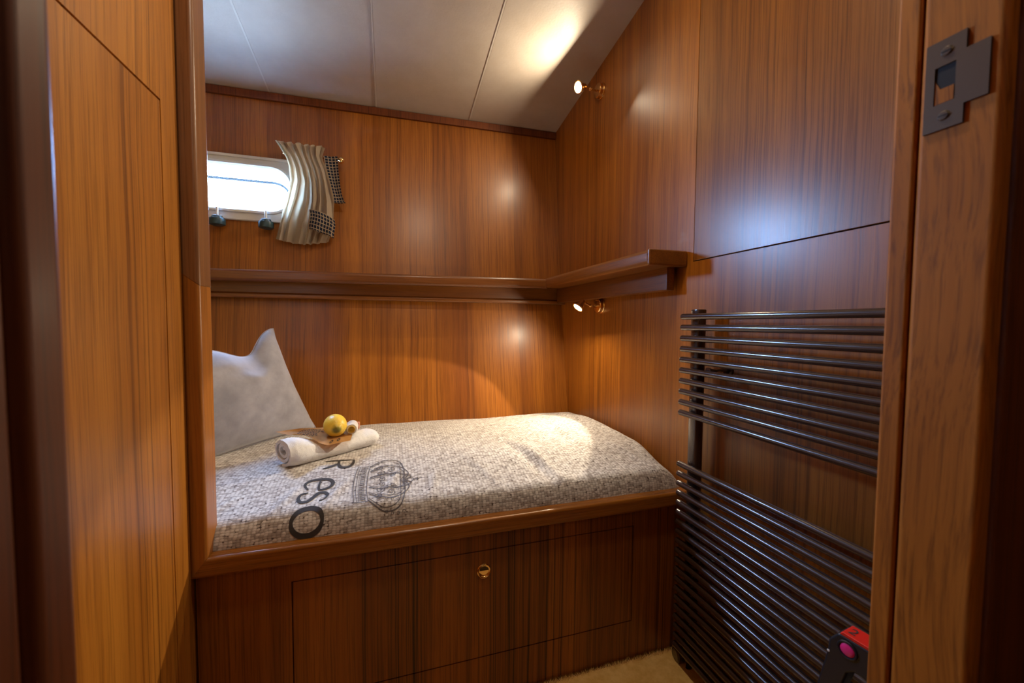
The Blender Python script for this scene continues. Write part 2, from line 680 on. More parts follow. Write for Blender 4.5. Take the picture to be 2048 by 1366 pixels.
# back wall with the porthole cut out
HX0, HX1, HZ0, HZ1 = -0.775, -0.376, 1.322, 1.535
bm = bmesh.new()
xs = [XE - 0.02, HX0, HX1, XR + 0.02]
zs = [0.0 + i * 0.1322 for i in range(11)] + [1.36, 1.40, 1.44, 1.48, HZ1, 1.6, 1.7, 1.8, 1.9]
for side in (0.0, 0.02):
    V = [[bm.verts.new((x, yb(z) + side, z)) for z in zs] for x in xs]
    for i in range(3):
        for j in range(len(zs) - 1):
            if i == 1 and HZ0 - 0.001 <= zs[j] and zs[j + 1] <= HZ1 + 0.001:
                continue
            bm.faces.new((V[i][j], V[i + 1][j], V[i + 1][j + 1], V[i][j + 1]))
structure('wall_back', bm, wood_back, recalc=True)

# right wall: lower sheet and the flush upper panel beside it
structure('trim_1', bx((XR + 0.016, 0.2, 0.0), (XR + 0.04, 1.9, 2.15)), gap_dark)
SY, SZ = 0.893, 1.081           # seam corner on the right wall
bm = bmesh.new()
box(bm, (XR, 0.22, 0.0), (XR + 0.014, 1.9, SZ - 0.001), 0.0)
box(bm, (XR, SY + 0.0012, SZ - 0.001), (XR + 0.014, 1.9, 2.15), 0.0)
structure('wall_right', bm, wood_right)
tag(obj('wall_panel', bx((XR - 0.0008, 0.22, SZ + 0.0015), (XR + 0.012, SY - 0.0012, 2.14), 0.0008, 1), wood_panel_shaded, origin=(XR, 0.55, SZ)),
    'flush teak panel of the right wall above the towel radiator', 'panel')

# left wall with its flush locker door
DY, DZ = 0.818, 1.276
structure('trim_2', bx((XL - 0.04, 0.2, 0.0), (XL - 0.0145, 0.874, 2.15)), gap_dark)
bm = bmesh.new()
box(bm, (XL - 0.014, DY + 0.0015, 0.0), (XL, 0.872, 2.15))
box(bm, (XL - 0.014, 0.22, DZ + 0.0015), (XL, DY + 0.0015, 2.15))
box(bm, (XL - 0.014, 0.22, 0.0), (XL, DY + 0.0015, 0.06))
structure('wall_left', bm, wood_left)
tag(obj('locker_door', bx((XL - 0.012, 0.24, 0.062), (XL, DY - 0.0010, DZ - 0.0015), 0.0008, 1), wood_left, origin=(XL, 0.5, 0.06)),
    'tall flush orange teak locker door in the left wall', 'door')

# partition closing the berth alcove on the left, its end wall
structure('wall_front', bx((XE, 0.874, 0.0), (XL - 0.005, 0.925, 2.15)), wood_left)
structure('wall_end', bx((XE - 0.03, 0.9, 0.0), (XE, 1.95, 2.15)), wood_back)

# deckhead: vinyl panels with piping between them
bm = bmesh.new()
seams = [XE - 0.02, -0.862, -0.456, -0.050, 0.355, 0.80]
for a, b in zip(seams, seams[1:]):
    t = prism([(0.2, zc(0.2)), (1.95, zc(1.95)), (1.95, zc(1.95) + 0.02), (0.2, zc(0.2) + 0.02)], a + 0.0012, b - 0.0012, 'YZ', 0.003, 3)
    merge(bm, t)
structure('ceiling', sheer(bm, 0.017), vinyl_m)
bm = bmesh.new()
for a in seams[1:-1]:
    tube(bm, [(a, 0.22, zc(0.22) - 0.0002), (a, 1.86, zc(1.86) - 0.0002)], 0.0028, 8)
structure('trim_3', sheer(bm, 0.017), piping_m)
# closing board over the deckhead
structure('ceiling', prism([(0.2, zc(0.2) + 0.021), (1.95, zc(1.95) + 0.021), (1.95, 2.3), (0.2, 2.3)], XE - 0.03, 0.83, 'YZ'), gap_dark)
# dark cove strips where the deckhead meets the walls
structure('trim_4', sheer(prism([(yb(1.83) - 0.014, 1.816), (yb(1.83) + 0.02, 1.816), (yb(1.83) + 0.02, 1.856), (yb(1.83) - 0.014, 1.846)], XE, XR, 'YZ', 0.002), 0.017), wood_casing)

# passage behind the camera
structure('wall_passage', bx((-0.95, -1.3, 0.0), (-0.9, 0.2, 2.12)), wood_left)
structure('wall_passage', bx((1.05, -1.3, 0.0), (1.1, 0.2, 2.12)), wood_right)
structure('wall_passage', bx((-0.95, -1.35, 0.0), (1.1, -1.3, 2.12)), wood_back)
structure('ceiling', bx((-0.95, -1.35, 1.93), (1.1, 0.2, 1.96)), vinyl_m)
# bulkhead beside and above the doorway
structure('wall_front', bx((0.470, 0.200, 0.0), (1.1, 0.236, 2.3)), wood_casing)
structure('wall_front', bx((-1.25, 0.205, 0.0), (-0.19, 0.236, 2.3)), wood_casing)
structure('wall_front', bx((-0.19, 0.205, 1.72), (0.47, 0.236, 2.3)), wood_casing)

# door frame
bm = bmesh.new()
box(bm, (0.434, 0.1815, 0.0), (0.476, 0.2325, 1.72), 0.0050, 3)
box(bm, (0.4338, 0.2330, 0.0), (0.476, 0.2500, 1.72), 0.003, 3)
structure('door_1', bm, wood_jamb)
structure('trim_6', bx((0.4465, 0.1780, 0.0), (0.60, 0.1995, 1.72), 0.003, 2), wood_casing)
bm = bmesh.new()
box(bm, (-0.30, 0.222, 0.0), (-0.150, 0.250, 1.72), 0.0075, 4)
structure('door_2', bm, wood_casing)
structure('trim_7', bx((-0.30, 0.195, 0.0), (-0.1535, 0.2215, 1.72), 0.003, 3), wood_casing)
structure('trim_8', bx((-0.19, 0.19, 1.72), (0.476, 0.25, 1.76), 0.003), wood_jamb)

# ------------------------------------------------------------------ strike plate on the door frame
sp = thing('strike_plate', (0.434, 0.215, 1.07), 'dull bronze latch strike plate screwed to the right door frame', 'strike plate')
xj = 0.4336
out = [(0.2275, 1.071), (0.2275, 1.143), (0.2030, 1.143), (0.2030, 1.128), (0.1895, 1.128), (0.1895, 1.086), (0.2030, 1.086), (0.2030, 1.071)]
hole = [(0.2215, 1.092), (0.2215, 1.122), (0.2085, 1.122), (0.2085, 1.092)]
bm = bmesh.new()
rects = [((0.2215, 1.071), (0.2275, 1.143)), ((0.2030, 1.071), (0.2085, 1.143)), ((0.2085, 1.122), (0.2215, 1.143)), ((0.2085, 1.071), (0.2215, 1.092)), ((0.1895, 1.086), (0.2030, 1.128))]
for (a, b), (c, d) in rects:
    box(bm, (xj - 0.0016, a, b), (xj + 0.0006, c, d))
obj('plate', bm, dull_brass, sp)
bm = bmesh.new()                                    # dark sheet painting the shade in the latch hole, wood chips at its foot
box(bm, (xj - 0.0006, 0.2086, 1.0922), (xj - 0.0002, 0.2214, 1.1218))
obj('latch_hole_shade', bm, gap_dark, sp)
obj('pocket_edge', prism([(0.2213, 1.0925), (0.2213, 1.112), (0.2178, 1.104), (0.2095, 1.104), (0.2095, 1.0925)], xj - 0.0010, xj - 0.0005, 'YZ'), wood_jamb, sp)
for z in (1.1325, 1.0815):
    bm = bmesh.new()
    lathe(bm, [(0.0, 0.0012), (0.003, 0.0010), (0.0040, 0.0)], (xj - 0.0016, 0.2145, z), (-1, 0, 0), 20)
    s = obj('screw', bm, dull_brass, sp)
    obj('slot', bx((xj - 0.0030, 0.2115, z - 0.0004), (xj - 0.0026, 0.2175, z + 0.0004)), gap_dark, s)

# ------------------------------------------------------------------ berth: front, drawer, rail; post of the opening
be = thing('berth', (0.2, YF, 0.0), 'built-in teak berth base below the mattress with one wide drawer', 'berth')
DX0, DX1, DZ0, DZ1 = -0.1955, 0.6135, 0.116, 0.3735
bm = bmesh.new()
g = 0.0022
box(bm, (XL, YF, 0.0), (DX0 - g, YF + 0.016, 0.419))
box(bm, (DX1 + g, YF, 0.0), (XR, YF + 0.016, 0.419))
box(bm, (DX0 - g, YF, DZ1 + g), (DX1 + g, YF + 0.016, 0.419))
box(bm, (DX0 - g, YF, 0.0), (DX1 + g, YF + 0.016, DZ0 - g))
obj('front_panel', bm, wood_front, be)
obj('bunk_box', bx((XE + 0.002, YF + 0.034, 0.0), (XR - 0.002, 1.64, 0.405)), wood_front, be)
dr = obj('drawer', bx((DX0, YF - 0.0006, DZ0), (DX1, YF + 0.015, DZ1), 0.0009, 1), wood_front, be)
# flush ring pull
rx, rz = 0.2085, 0.3275
ring = bmesh.new()
cup = [(0.0, 0.0015), (0.0100, 0.0015), (0.0112, 0.0035), (0.0138, 0.0035), (0.0150, 0.002), (0.0155, 0.0)]
lathe(ring, [(a * 1.12, b) for a, b in cup], (rx - 0.0012, YF - 0.0006, rz - 0.001), (0, -1, 0), 40)
rp = obj('ring_pull', ring, brass, dr)
bm = bmesh.new()
torus(bm, (rx, YF - 0.0055, rz), (0.12, -1, 0.16), 0.0145, 0.0014, 40, 10)
for s in (-1, 1):
    tube(bm, [(rx + s * 0.002, YF - 0.001, rz + 0.0160), (rx + s * 0.002, YF - 0.0075, rz + 0.0163)], 0.0021, 10)
obj('ring', bm, brass, rp)
# lower half of the cup closed by a slanted plate
bm = bmesh.new()
pts = [(0.0105 * math.cos(a), 0.0105 * math.sin(a)) for a in [PI + i * PI / 12 for i in range(13)]]
t = prism([(rx + x, rz + z + 0.001) for x, z in pts], YF - 0.0042, YF - 0.002, 'XZ')
obj('finger_plate', t, brass, rp)
pts = [(0.0105 * math.cos(a), 0.0105 * math.sin(a)) for a in [i * PI / 12 for i in range(13)]]
obj('recess_shade', prism([(rx + x, rz + z + 0.0015) for x, z in pts], YF - 0.0028, YF - 0.0020, 'XZ'), dull_brass, rp)  # dark half disc paints the shade inside the cup

RZ0, RZ1 = 0.4185, 0.4570
PX0, PX1 = -0.3665, -0.3365
t = prism([(PX0, RZ0), (PX1, RZ1), (XR, RZ1), (XR, RZ0)], 0.875, 0.930, 'XZ', 0.0075, 4, only=0)
obj('rail', t, wood_rail, be)
bm = prism([(PX0, RZ0 + 0.0002), (PX1 + 0.0002, RZ1 + 0.0006), (PX1, 0.976), (PX0, 1.000)], 0.875, 0.930, 'XZ', 0.0075, 4, only=2)
structure('trim_9', bm, wood_post_b)
bm = prism([(PX0 - 0.0004, 1.0002), (PX1 + 0.0004, 0.9764), (PX1 + 0.0004, 2.07), (PX0 - 0.0004, 2.07)], 0.8747, 0.930, 'XZ', 0.0075, 4, only=2)
structure('trim_10', bm, wood_post)

# ------------------------------------------------------------------ mattress and printed blanket
BT = 0.528                                          # top of the bed
YB0, YB1 = 0.9005, 1.672


creases = [  # x0, y0, x1, y1, half width, height
    (0.335, 1.20, 0.395, 0.93, 0.016, -0.009), (0.365, 1.20, 0.43, 0.93, 0.014, 0.008),
    (0.58, 1.46, 0.52, 1.05, 0.020, -0.007), (0.62, 1.46, 0.56, 1.08, 0.018, 0.007),
    (-0.33, 1.00, -0.38, 0.93, 0.010, 0.006), (-0.20, 1.02, -0.24, 0.93, 0.010, 0.006), (-0.10, 1.03, -0.14, 0.93, 0.011, 0.007),
    (0.02, 1.05, -0.02, 0.93, 0.010, 0.006), (0.11, 1.03, 0.09, 0.93, 0.010, 0.005), (0.66, 1.10, 0.70, 0.96, 0.012, 0.006),
    (0.67, 1.56, 0.70, 1.36, 0.012, 0.009), (0.20, 1.10, 0.26, 0.95, 0.012, 0.004), (-0.25, 1.14, 0.05, 1.10, 0.02, 0.003)]


def bed_z(x, y):
    top = 0.507 + 0.031 * smooth01((y - 0.915) / 0.20) - 0.020 * smooth01((y - 1.40) / 0.22) + 0.0045 * nz(x * 4, y * 4, 2.0) + 0.0018 * nz(x * 13, y * 13, 5.0)
    for x0, y0, x1, y1, w, h in creases:
        dx, dy = x1 - x0, y1 - y0
        t = ((x - x0) * dx + (y - y0) * dy) / (dx * dx + dy * dy)
        tt = min(1, max(0, t))
        d = math.hypot(x - x0 - tt * dx, y - y0 - tt * dy) + 0.004 * abs(nz(x * 20, y * 20))
        if d < 3 * w:
            top += h * math.exp(-(d / w) ** 2) * math.sin(max(0.12, tt * 0.9 + 0.1) * PI * 0.9)

    def fall(d, w, p=2.4):
        u = min(1.0, max(0.0, d / w))
        return (1 - (1 - u) ** p) ** (1 / p)
    base = 0.425
    k = fall(y - YB0, 0.045) * fall(YB1 - y, 0.09, 2.2) * fall(0.785 - x, 0.035 + 0.05 * smooth01((1.12 - y) / 0.22), 2.3)
    return base + (top - base) * k


# arc-length parameter across the bed (front foot of the blanket -> back)
prof_y, prof_a = [], []
yy, acc, last = YB0, 0.0, None
N = 400
for i in range(N + 1):
    u = i / N
    y = YB0 + (YB1 - YB0) * (u ** 1.9)
    p = (y, bed_z(0.0, y))
    if last:
        acc += math.hypot(p[0] - last[0], p[1] - last[1])
    prof_y.append(y)
    prof_a.append(acc)
    last = p
AT = acc


def surf(x, a, off=0.0):
    y = interp(a, prof_a, prof_y)
    # loose cloth over the vertical face: soft folds
    fold = 0.004 * nz(x * 17, 3.3, a * 8) * (1 - smooth01((a - 0.06) / 0.06))
    p = Vector((x, y - max(0, fold) * (1.0 if a > 0.004 else 0.0), bed_z(x, y)))
    if off:
        q = surf(x + 0.002, a)
        r = surf(x, min(AT, a + 0.002))
        n = (q - p).cross(r - p)
        if n.length > 0:
            n.normalize()
            if n.z < 0 and a > 0.05:
                n = -n
            if a <= 0.05 and n.y > 0:
                n = -n
            p = p + n * off
    return p


def a_of_y(y):
    return interp(y, prof_y, prof_a)


X0b = XE + 0.01
NX, NA = 260, 120


def xg(i):
    u = i / NX
    return X0b + (0.7825 - X0b) * (1 - (1 - u) ** 1.15)


def ag(j):
    u = j / NA
    return AT * (0.55 * u + 0.45 * u * u)


bm = bmesh.new()
grid(bm, lambda i, j: surf(xg(i), ag(j)), NX, NA, uv=lambda i, j: (xg(i), ag(j)))
bl = obj('blanket', bm, knit_m, recalc=False, origin=(0.2, 1.3, 0.5))
tag(bl, 'grey burlap-print blanket with lettering spread over the berth mattress', 'blanket')
mt = obj('mattress', bx((XE + 0.012, 0.934, 0.406), (0.755, 1.63, 0.452), 0.012, 3), velvet, origin=(0.2, 1.3, 0.41))
tag(mt, 'mattress lying on the berth base, covered by the grey blanket', 'mattress')


def ribbon(bm, pts, w, off=0.0012, closed=False):
    """stroke on the blanket; pts in (x, a) metres, w = width or list of widths"""
    n = len(pts)
    L, Rr = [], []
    for i, (x, a) in enumerate(pts):
        p0 = pts[(i - 1) % n] if (closed or i > 0) else pts[i]
        p1 = pts[(i + 1) % n] if (closed or i < n - 1) else pts[i]
        dx, da = p1[0] - p0[0], p1[1] - p0[1]
        l = math.hypot(dx, da) or 1e-9
        ww = (w[i] if isinstance(w, list) else w) / 2
        nx, na = -da / l * ww, dx / l * ww
        L.append(bm.verts.new(surf(x + nx, max(0.0, a + na), off)))
        Rr.append(bm.verts.new(surf(x - nx, max(0.0, a - na), off)))
    rng = range(n) if closed else range(n - 1)
    for i in rng:
        j = (i + 1) % n
        bm.faces.new((L[i], L[j], Rr[j], Rr[i]))


def stroke(pts, n=8):
    """catmull-rom through pts"""
    out = []
    P = [pts[0]] + list(pts) + [pts[-1]]
    for i in range(1, len(P) - 2):
        for k in range(n):
            t = k / n
            r = []
            for c in (0, 1):
                p0, p1, p2, p3 = P[i - 1][c], P[i][c], P[i + 1][c], P[i + 2][c]
                r.append(0.5 * ((2 * p1) + (-p0 + p2) * t + (2 * p0 - 5 * p1 + 4 * p2 - p3) * t * t + (-p0 + 3 * p1 - 3 * p2 + p3) * t ** 3))
            out.append(tuple(r))
    out.append(tuple(pts[-1]))
    return out


# glyphs in a unit box (u = reading direction, v = up); reading runs towards the rail, letter tops point right
GLY = {
    'O': ([[(0.5 + 0.5 * math.cos(t), 0.5 + 0.5 * math.sin(t)) for t in [i * 2 * PI / 40 for i in range(40)]]], True, 0.9),
    's': ([[(0.88, 0.74), (0.80, 0.94), (0.5, 1.0), (0.2, 0.88), (0.2, 0.66), (0.5, 0.52), (0.8, 0.36), (0.82, 0.12), (0.5, 0.0), (0.16, 0.06), (0.08, 0.28)]], False, 0.55),
    'e': ([[(0.10, 0.52), (0.92, 0.54), (0.84, 0.88), (0.5, 1.0), (0.16, 0.86), (0.06, 0.5), (0.16, 0.14), (0.5, 0.0), (0.9, 0.16)]], False, 0.55),
    'R': ([[(0.12, 0.0), (0.12, 1.0)], [(0.12, 1.0), (0.6, 1.0), (0.9, 0.84), (0.86, 0.6), (0.55, 0.5), (0.12, 0.5)], [(0.5, 0.5), (0.72, 0.28), (0.95, 0.0)]], False, 0.8)}


def letter(bm, ch, xc, yc, size_x, size_y, w):
    polys, closed, _ = GLY[ch]
    a0 = a_of_y(yc) if yc > 0 else -yc
    for poly in polys:
        pts = [(xc + (v - 0.5) * size_x, a0 - (u - 0.5) * size_y) for u, v in poly]
        if not closed:
            pts = stroke(pts, 6) if len(pts) > 2 else pts
            if len(pts) == 2:
                (xa, aa), (xb, ab) = pts
                pts = [(xa + (xb - xa) * k / 12, aa + (ab - aa) * k / 12) for k in range(13)]
            n = len(pts)
            ws = [w * (0.45 + 0.75 * math.sin(PI * (i + 0.6) / (n + 0.2))) for i in range(n)]
        else:
            ws = [w * (0.75 + 0.55 * abs(math.cos(i * 2 * PI / len(pts)))) for i in range(len(pts))]
        ribbon(bm, pts, ws, closed=closed)


for ch, lx, ly, sx_, sy_, sw_ in (('R', -0.130, 1.110, 0.070, 0.055, 0.0080), ('e', -0.163, 1.018, 0.060, 0.046, 0.0076),
                                  ('s', -0.168, 0.970, 0.060, 0.046, 0.0080), ('O', -0.171, -0.064, 0.060, 0.056, 0.0092)):
    LET = bmesh.new()
    letter(LET, ch, lx, ly, sx_, sy_, sw_)
    obj('printed_letter', LET, ink_m, bl, recalc=False)

# crown emblem, its foot band to the left, arches opening to the right
CR = bmesh.new()
cx0, cy0 = -0.080, 1.005         # middle of the band


def cr(u, v):                    # u along the band (reading direction, towards the rail), v outwards (to +x)
    return (cx0 + v, a_of_y(cy0) - u)


for v, w in ((0.0, 0.0016), (0.006, 0.0012), (0.011, 0.0010), (0.024, 0.0010), (0.030, 0.0016)):
    ribbon(CR, [cr(u / 20 * 0.075, v - 0.006 * (1 - (u / 20) ** 2)) for u in range(-20, 21)], w)
for u in range(-9, 10):
    ribbon(CR, [cr(u / 9 * 0.068, 0.012 + 0.002 * k - 0.005 * (1 - (u / 9) ** 2)) for k in range(6)], 0.0022)
for s in (-1, 1):
    ribbon(CR, [cr(s * 0.075, v) for v in (-0.002, 0.01, 0.02, 0.03)], 0.0014)
    for k, (bu, hu, top) in enumerate(((0.072, 0.102, 0.112), (0.048, 0.070, 0.122), (0.020, 0.032, 0.128))):
        pts = stroke([cr(s * bu, 0.030), cr(s * hu, 0.065), cr(s * hu * 0.9, 0.100), cr(s * hu * 0.42, top), cr(0, 0.110)], 7)
        ribbon(CR, pts, 0.0024)
        pts = stroke([cr(s * (bu - 0.006), 0.030), cr(s * (hu - 0.008), 0.065), cr(s * hu * 0.78, 0.098), cr(s * hu * 0.36, top - 0.010), cr(0, 0.102)], 7)
        ribbon(CR, pts, 0.0015)
        # beads on the arches
        for q in range(1, 6):
            t = q / 6
            c0 = cr(s * (hu + 0.006) * math.sin(0.9 + t * 1.1), 0.045 + 0.075 * t)
            ribbon(CR, [(c0[0] + 0.003 * math.cos(i * PI / 4), c0[1] + 0.003 * math.sin(i * PI / 4)) for i in range(8)], 0.001, closed=True)
    for cu, cv, r0 in ((0.060, 0.050, 0.011), (0.036, 0.055, 0.012), (0.050, 0.080, 0.010), (0.024, 0.084, 0.009), (0.010, 0.058, 0.009)):
        pts = []
        for i in range(26):
            a = i * 0.36
            r = r0 * (1 - i / 30)
            pts.append(cr(s * (cu + r * math.cos(a)), cv + r * math.sin(a)))
        ribbon(CR, pts, 0.0019)
ribbon(CR, [(cr(0, 0.126)[0] + 0.008 * math.cos(i * PI / 8), cr(0, 0.126)[1] + 0.008 * math.sin(i * PI / 8)) for i in range(16)], 0.0016, closed=True)
ribbon(CR, [cr(0, 0.134 + k * 0.004) for k in range(5)], 0.0022)
ribbon(CR, [cr(-0.007 + k * 0.0035, 0.143) for k in range(5)], 0.0022)
obj('printed_crown', CR, ink_soft, bl, recalc=False)

# ------------------------------------------------------------------ pillow
pi_c = Vector((-0.436, 1.374, 0.708))
pw = Vector((0.60, 0.80, 0.0)).normalized()         # width direction (towards the back wall)
ph = Vector((-0.31, -0.12, 0.94)).normalized()
pn = pw.cross(ph).normalized()                      # faces the room
bm = bmesh.new()
NP = 44


def pillow_pt(i, j, side):
    u, v = 2 * i / NP - 1, 2 * j / NP - 1
    # pinched corners: edges curve inward between the corners
    w = 0.200 * (1 - 0.10 * (1 - v * v)) * u
    h = 0.190 * (1 - 0.05 * (1 - u * u)) * v
    sag = (smooth01((0.98 - u) / 0.62) * (0.62 + 0.38 * math.exp(-((u - 0.30) / 0.30) ** 2))) * smooth01((v + 0.2) / 1.2)
    h -= 0.082 * sag
    e = max(0.0, (1 - abs(u) ** 2.4) * (1 - abs(v) ** 2.4))
    th = 0.066 * e ** 0.55
    th += 0.003 * nz(u * 3.5, v * 3.5, side * 4) * e ** 0.3 - 0.012 * sag * e ** 0.3
    wr = 0.004 * math.sin(7 * (u - v) + 2) * math.exp(-((u - 0.2) ** 2 + (v - 0.5) ** 2) * 5) * e ** 0.3
    return pi_c + pw * w + ph * h + pn * side * (th + wr)


for side in (1, -1):
    grid(bm, lambda i, j: pillow_pt(i, j, side), NP, NP)
bmesh.ops.remove_doubles(bm, verts=bm.verts[:], dist=0.0004)
pl = obj('pillow', bm, velvet, origin=(-0.38, 1.55, 0.51), ang=80)
tag(pl, 'grey velvet pillow with a dented top at the left end of the berth', 'pillow')
bm = bmesh.new()
loop = [pillow_pt(i, NP, 0) for i in range(NP + 1)] + [pillow_pt(NP, NP - j, 0) for j in range(1, NP + 1)] + [pillow_pt(NP - i, 0, 0) for i in range(1, NP + 1)] + [pillow_pt(0, j, 0) for j in range(1, NP)]
loop.append(loop[0])
tube(bm, loop, 0.0014, 6, caps=False)
obj('seam', bm, velvet, pl)

# ------------------------------------------------------------------ rolled towel
tw_a = Vector((-0.262, 1.135, 0.0))
tw_b = Vector((-0.055, 1.292, 0.0))
axd = (tw_b - tw_a).normalized()
TL = (tw_b - tw_a).length
side_v = Vector((-axd.y, axd.x, 0))                 # towards the back
TW0 = 0.5340                                        # underside
RH, RV = 0.044, 0.0225
sec = []
turns, NSp = 2.6, 120
for k in range(NSp + 1):
    t = k / NSp
    ang = -0.5 * PI - t * turns * 2 * PI
    r = 1.0 - 0.30 * t * turns
    r = max(0.10, r)
    sec.append((r * math.cos(ang), r * math.sin(ang), ang))
th = 0.0085
bm = bmesh.new()
NL = 70


def tw_pt(l, k, s):
    k = min(NSp, max(0, k))
    c, q, ang = sec[k]
    rr = math.hypot(c, q)
    nx, ny = c / rr, q / rr
    sx = c * RH + nx * s * th / 2
    f = l / NL
    rv = RV + 0.015 * smooth01((0.42 - f) / 0.42)
    sx = c * (RH + 0.008 * smooth01((0.35 - f) / 0.35)) + nx * s * th / 2
    sz = q * rv + ny * s * th / 2
    end = 1.0 - 0.10 * math.exp(-(f / 0.05) ** 2) - 0.22 * math.exp(-((1 - f) / 0.04) ** 2)
    p = tw_a + axd * (f * TL) + side_v * sx * end
    z = TW0 + rv + th / 2 + sz * end
    nse = 0.0020 * nz(p.x * 260, p.y * 260, z * 260) + 0.004 * nz(p.x * 22, p.y * 22, z * 30 + k * 0.02)
    skew = -0.006 * (1 - k / NSp) * (f < 0.5)
    return p + (side_v * nx + Vector((0, 0, ny))) * nse * 0.8 + axd * skew + Vector((0, 0, z - p.z))


lp = [(k, 1) for k in range(NSp + 1)] + [(k, -1) for k in range(NSp, -1, -1)]
M = len(lp)
V = [[bm.verts.new(tw_pt(l, k, s)) for k, s in lp] for l in range(NL + 1)]
for l in range(NL):
    for q in range(M):
        q2 = (q + 1) % M
        bm.faces.new((V[l][q], V[l][q2], V[l + 1][q2], V[l + 1][q]))
for row in (V[0], V[NL]):
    for k in range(NSp):
        bm.faces.new((row[k], row[k + 1], row[M - 2 - k], row[M - 1 - k]))
tg = obj('towel', bm, terry, origin=(-0.17, 1.36, 0.52), ang=70)
tag(tg, 'white terry towel rolled up on the blanket in front of the pillow', 'towel')

LX, LY = -0.149, 1.200


def towel_top(x, y):
    d = Vector((x, y, 0)) - tw_a
    f, w = d.dot(axd) / TL, d.dot(side_v)
    if not -0.02 < f < 1.0:
        return 0.0
    h = RH + 0.008 * smooth01((0.35 - f) / 0.35) + th / 2
    if abs(w) >= h:
        return 0.0
    rv = RV + 0.015 * smooth01((0.42 - f) / 0.42)
    return TW0 + rv + th / 2 + (rv + th / 2) * math.sqrt(1 - (w / h) ** 2) + 0.002


# ------------------------------------------------------------------ kraft paper card bent over the towel
bm = bmesh.new()
TT = TW0 + 2 * RV + th                              # top of the towel


def card_pt(i, j):
    u, v = i / 30, j / 10            # v = 0 at the far long edge, 1 at the edge towards the room
    far = Vector((-0.240, 1.203, TT + 0.030)).lerp(Vector((-0.101, 1.278, TT + 0.010)), u)
    if u < 0.72:
        near = Vector((-0.297, 1.195, TT + 0.027)).lerp(Vector((-0.160, 1.140, TT - 0.005)), u / 0.72)
    else:
        near = Vector((-0.160, 1.140, TT - 0.005)).lerp(Vector((-0.107, 1.168, TT - 0.004)), (u - 0.72) / 0.28)
    p = far.lerp(near, v)
    d = math.hypot(p.x - LX, p.y - LY)
    p.z += (TT + 0.0022 - p.z) * math.exp(-(d / 0.028) ** 2)
    p.z = max(p.z, towel_top(p.x, p.y) + 0.0008)
    return p


grid(bm, card_pt, 30, 10)
r = bmesh.ops.solidify(bm, geom=bm.faces[:], thickness=0.0006)
cd_o = obj('card', bm, kraft, origin=(-0.2, 1.35, TT), ang=60)
tag(cd_o, 'brown kraft paper card with black print lying across the rolled towel', 'card')
bm = bmesh.new()


def cpt(u, v):
    p = card_pt(u * 30, v * 10)
    return p + Vector((0, 0, 0.0014))


for row in range(6):
    v = 0.25 + row * 0.10
    u = 0.16 + 0.012 * row
    while u < 0.46:
        l = random.uniform(0.012, 0.045)
        a, b, c, d = cpt(u, v), cpt(u + l, v), cpt(u + l, v - 0.045), cpt(u, v - 0.045)
        bm.faces.new([bm.verts.new(q) for q in (a, b, c, d)])
        u += l + 0.012
obj('printed_text', bm, ink_m, cd_o, recalc=False)
bm = bmesh.new()
for cu, cv in ((0.74, 0.86), (0.83, 0.84)):
    rim = [[cpt(cu + 0.022 * k * math.cos(a), cv + 0.07 * k * math.sin(a)) for a in [i * PI / 8 for i in range(16)]] for k in (1.0, 0.55)]
    A = [bm.verts.new(q) for q in rim[0]]
    B = [bm.verts.new(q) for q in rim[1]]
    for i in range(16):
        bm.faces.new((A[i], A[(i + 1) % 16], B[(i + 1) % 16], B[i]))
obj('printed_logo', bm, ink_m, cd_o, recalc=False)

# ------------------------------------------------------------------ lemon
LC = Vector((-0.149, 1.200, TT + 0.0335))
bm = bmesh.new()
pr = []
for i in range(33):
    t = PI * i / 32
    r = 0.0305 * math.sin(t) ** 0.92
    h = -0.034 * math.cos(t)
    if t > 2.6:
        h += 0.006 * smooth01((t - 2.6) / 0.5)
    if t < 0.4:
        h -= 0.003 * smooth01((0.4 - t) / 0.4)
    pr.append((0.0 if i in (0, 32) else r, h))
lathe(bm, pr, (0, 0, 0), (0, 0, 1), 48)
lm = obj('lemon', bm, lemon_m, ang=80)
lm.location = LC
lm.rotation_euler = Vector((0.25, -1.0, -0.12)).to_track_quat('Z', 'Y').to_euler()
tag(lm, 'yellow lemon resting on the brown card on the towel', 'lemon')

# ------------------------------------------------------------------ small bottle beside the lemon
bc = Vector((-0.1065, 1.205, TT + 0.0180))
ba = Vector((0.05, -1.0, 0.08)).normalized()
bo = thing('small_bottle', bc - ba * 0.03, 'small white bottle with golden cap lying beside the lemon', 'bottle')
bm = bmesh.new()
lathe(bm, [(0.0, -0.065), (0.014, -0.065), (0.0165, -0.061), (0.0165, -0.010), (0.0155, -0.004), (0.0135, 0.0), (0.0, 0.0)], bc, ba, 32)
obj('body', bm, white_pl, bo)
bm = bmesh.new()
lathe(bm, [(0.0, 0.004), (0.0065, 0.004), (0.0070, 0.0065), (0.0090, 0.0070), (0.0095, 0.005), (0.0095, -0.001), (0.0, -0.001)], bc, ba, 32)
obj('cap', bm, gold_pl, bo)
bs = thing('card_corner', (-0.115, 1.27, TT), 'small pink block standing for the lit far corner of the card behind the bottle', 'box')
bm = bx((-0.140, 1.262, TT + 0.003), (-0.090, 1.282, TT + 0.021), 0.0015)
obj('corner_block', bm, plain('lit_corner_pink', (0.62, 0.25, 0.15), 0.6), bs)  # pink block stands for the card's far corner tinted by light

# ------------------------------------------------------------------ shelf along the back and right wall
sh = thing('shelf', (0.1, 1.7, 1.0), 'varnished teak corner shelf running along the back and right walls', 'shelf')
SZT = 1.110


